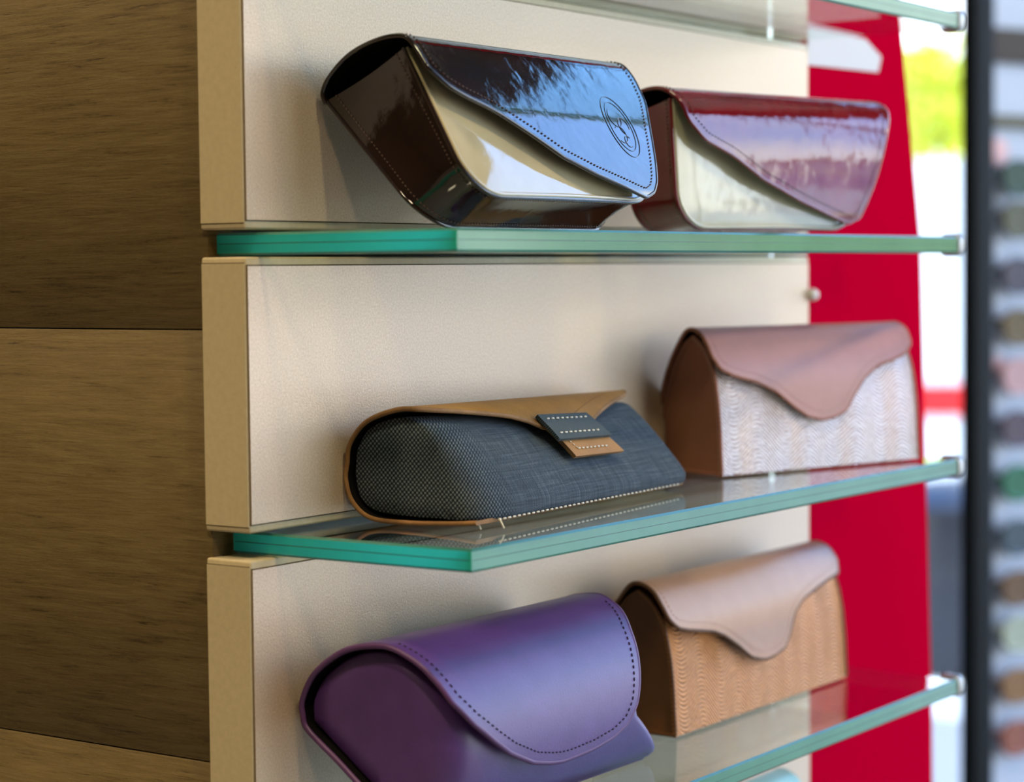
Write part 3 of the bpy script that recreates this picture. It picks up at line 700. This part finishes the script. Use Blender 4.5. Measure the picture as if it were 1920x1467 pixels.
# outside
struct(tag(box('ground', (4.2, -40, FZ-.2), (60, 40, FZ-.12), mat('pale street paving', (.66, .63, .57), .8)), 'pale street paving outside', None))
M_leaf = mat('yellow green leaves', (.42, .50, .03), .6)
link(M_leaf, ramp(M_leaf, noise(M_leaf, coords(M_leaf), 6, 3), [(.3, (.45, .48, .02)), (.7, (.80, .80, .06))]), 'Base Color')
def tree(name, label, loc, r, h, seedn, group=None):
    rnd = random.Random(seedn)
    t = thing(name, label, 'tree', loc, 0, group)
    tube('trunk', [(0, 0, 0), (.05, .02, h*.4), (0, 0, h*.8)], [.12, .09, .06], mat('bark', (.08, .05, .03), .9), t, 10)
    vs = []; fs = []
    for _ in range(2600):
        while True:
            p = Vector((rnd.uniform(-1, 1), rnd.uniform(-1, 1), rnd.uniform(-1, 1)))
            if .55 < p.length < 1: break
        c = Vector((p.x*r, p.y*r, h*.8+p.z*r*.9)); n = Vector((rnd.uniform(-1, 1), rnd.uniform(-1, 1), rnd.uniform(-1, 1))).normalized(); a = n.orthogonal().normalized(); b = n.cross(a); s = rnd.uniform(.06, .12); o = len(vs)
        vs += [c-a*s, c+b*s*.5+n*.01, c+a*s, c-b*s*.5+n*.01]; fs.append((o, o+1, o+2, o+3))
    mesh('crown', vs, fs, M_leaf, parent=t, smo=False)
g = wpt(1765, 150, 14)
tree('street_tree', 'yellow green tree outside the window, seen beside the black post', (g.x, g.y, FZ-.12), .9, 2.3, 3)
tree('street_tree', 'yellow green street tree further right beyond the shop window', (13, -6, FZ-.12), 1.0, 1.9, 5)
g = wpt(1800, 900, 6.6); bh = g.z-(FZ-.12)
t = thing('stand_in_bin', 'invented dark grey bin outside, standing in for a dark blurred shape', 'bin', (g.x, g.y, FZ-.12), YAW)  # made-up bin, stands in for an unidentified dark shape beside the post
M_bin = mat('dark grey bin metal', (.03, .032, .04), .4, metal=.3)
loft('body', t, [[Vector((rr*math.cos(2*PI*k/24), rr*math.sin(2*PI*k/24), z)) for k in range(24)] for z, rr in ((0, .19), (.02, .2), (bh*.85, .22))], M_bin)
loft('lid', t, [[Vector((rr*math.cos(2*PI*k/24), rr*math.sin(2*PI*k/24), z)) for k in range(24)] for z, rr in ((bh*.85, .23), (bh*.89, .235), (bh*.97, .18), (bh, .08))], M_bin)
# invented van, standing in for blurred white and red shapes outside
g = wpt(1768, 560, 9.)
t = thing('van', 'invented white van with a red stripe, standing in for blurred shapes outside', 'van', (g.x, g.y, FZ-.12), YAW-PI/2-rad(6))
M_van = mat('white van paint', (.85, .88, .86), .25, coat=.5)
prof = [(-2.2, .35), (-2.2, 1.25), (-2.0, 1.55), (-1.6, 1.62), (1.0, 1.62), (1.6, 1.15), (2.2, 1.0), (2.3, .7), (2.3, .35)]
n = len(prof); vs = [(x, -.85, z) for x, z in prof]+[(x, .85, z) for x, z in prof]
bd = mesh('body', vs, [tuple(range(n)), tuple(range(2*n-1, n-1, -1))]+[(k, (k+1) % n, n+(k+1) % n, n+k) for k in range(n)], M_van, parent=t, smo=False)
zr = wpt(1768, 745, 8.2).z-(FZ-.12)
box('side_stripe', (-2.19, -.862, zr-.07), (2.28, -.85, zr+.05), mat('red stripe', (.75, .02, .02), .4), t)
for x in (-1.4, 1.5):
    wh = tube('wheel', [(x, -.9, .33), (x, -.68, .33)], .33, M_post, t, 24); tube('hub', [(x, -.91, .33), (x, -.89, .33)], .17, M_metal, wh, 16)
for x0_, x1_ in ((-1.95, -1.1), (.35, 1.0)): box('side_window', (x0_, -.855, 1.12), (x1_, -.848, 1.5), mat('dark window', (.05, .06, .07), .05), t)
# buildings across the street
def building(loc, w_, d_, h_, col, label, rz=0, nw=4):
    t = thing('building', label, 'building', loc, rz)
    box('walls', (-d_/2, -w_/2, 0), (d_/2, w_/2, h_), mat('facade '+label[:12], col, .8), t)
    box('roof', (-d_/2-.2, -w_/2-.2, h_), (d_/2+.2, w_/2+.2, h_+.25), mat('roof '+label[:12], (.25, .1, .06), .8), t)
    for k in range(nw):
        y = -w_/2+w_*(k+.5)/nw
        f = box('window', (-d_/2-.06, y-.5, h_*.45), (-d_/2+.02, y+.5, h_*.8), M_alu, t); box('pane', (-d_/2-.08, y-.42, h_*.48), (-d_/2-.055, y+.42, h_*.77), mat('building glass', (.10, .12, .15), .05), f)
building((22, -9, FZ-.12), 9, 5, 3.0, (.62, .30, .14), 'low orange building across the street', 0, 4)
building((24, 3, FZ-.12), 11, 5, 2.6, (.75, .70, .62), 'low cream building across the street behind the van', 0, 5)
building((20, -22, FZ-.12), 12, 6, 4.2, (.45, .38, .5), 'lilac grey building further down the street', .5, 5)

# ------------------------------------------------------------------ lights
def ceiling_light(x, y, power, col, size=.28):
    n_ = len([o for o in bpy.data.objects if o.name.startswith('ceiling_light')])
    t = thing('ceiling_light', 'recessed warm ceiling light, %s' % ['over the camera side', 'towards the rear of the shop', 'near the wood clad wall', 'by the side wall'][n_ % 4], 'ceiling light', (x, y, CLZ-.02), 0)
    tube('trim_ring', [(size*.6*math.cos(a), size*.6*math.sin(a), 0) for a in [2*PI*k/32 for k in range(32)]], .012, M_metal, t, 8, True)
    em = bpy.data.materials.new('lamp diffuser'); em.use_nodes = True; b = em.node_tree.nodes['Principled BSDF']; b.inputs['Emission Color'].default_value = (*col, 1); b.inputs['Emission Strength'].default_value = 4
    tube('diffuser', [(0, 0, .012), (0, 0, .004)], size*.56, em, t, 32)
    l = bpy.data.lights.new('lamp', 'AREA'); l.shape = 'DISK'; l.size = size; l.energy = power; l.color = col
    lo = bpy.data.objects.new('lamp', l); C.objects.link(lo); lo.location = (x, y, CLZ-.03)
warm = (1., .80, .52)
ceiling_light(-1.5, -.9, 26, warm); ceiling_light(-1.9, .9, 26, warm); ceiling_light(-.7, .9, 14, warm); ceiling_light(-.35, -1.7, 24, warm)

W = bpy.data.worlds.new('sky'); bpy.context.scene.world = W; W.use_nodes = True
N, L = W.node_tree.nodes, W.node_tree.links; bg = N['Background']
tc = N.new('ShaderNodeTexCoord'); sp = N.new('ShaderNodeSeparateXYZ'); rp = N.new('ShaderNodeValToRGB')
L.new(tc.outputs['Generated'], sp.inputs[0])
mr = N.new('ShaderNodeMapRange'); mr.inputs[1].default_value = -.1; mr.inputs[2].default_value = .9; L.new(sp.outputs[2], mr.inputs[0]); L.new(mr.outputs[0], rp.inputs[0])
E_ = rp.color_ramp.elements
for _ in range(3): E_.new(.5)
for e, (p, c) in zip(E_, [(0, (.5, .48, .45)), (.10, (.95, .95, 1.)), (.25, (.80, .86, 1.)), (.36, (.34, .56, 1.)), (.8, (.12, .30, .80))]): e.position = p; e.color = (*c, 1)
cn = N.new('ShaderNodeTexNoise'); cn.inputs['Scale'].default_value = 3.; cn.inputs['Detail'].default_value = 5
L.new(tc.outputs['Generated'], cn.inputs['Vector'])
cr_ = N.new('ShaderNodeValToRGB'); cr_.color_ramp.elements[0].position = .5; cr_.color_ramp.elements[1].position = .72; L.new(cn.outputs['Fac'], cr_.inputs[0])
mxc = N.new('ShaderNodeMix'); mxc.data_type = 'RGBA'; L.new(cr_.outputs[0], mxc.inputs[0]); L.new(rp.outputs[0], mxc.inputs[6]); mxc.inputs[7].default_value = (1, 1, 1, 1)
L.new(mxc.outputs[2], bg.inputs[0]); bg.inputs[1].default_value = 4.2
sun = bpy.data.lights.new('sun', 'SUN'); sun.energy = 4.0; sun.angle = rad(2); sun.color = (1, .95, .88)
so = bpy.data.objects.new('sun', sun); C.objects.link(so); so.rotation_euler = (rad(35), rad(-20), rad(30))
pl = bpy.data.lights.new('window_portal', 'AREA'); pl.shape = 'RECTANGLE'; pl.size = 5.6; pl.size_y = HD-FZ; pl.cycles.is_portal = True
po = bpy.data.objects.new('window_portal', pl); C.objects.link(po); po.location = (3.22, -.3, (HD+FZ)/2); po.rotation_euler = (rad(90), 0, rad(90))
pl2 = pl.copy(); pl2.size = 2.7; pl2.cycles.is_portal = True
po2 = bpy.data.objects.new('window_portal', pl2); C.objects.link(po2); po2.location = (1.87, -3.22, (HD+FZ)/2); po2.rotation_euler = (rad(90), 0, 0)

sc = bpy.context.scene
sc.view_settings.view_transform = 'Standard'; sc.view_settings.look = 'None'; sc.view_settings.exposure = .66; sc.view_settings.gamma = 1; sc.view_settings.use_curve_mapping = False
sc.cycles.use_denoising = True; sc.cycles.max_bounces = 10; sc.cycles.transparent_max_bounces = 16; sc.cycles.caustics_reflective = False; sc.cycles.sample_clamp_indirect = 6
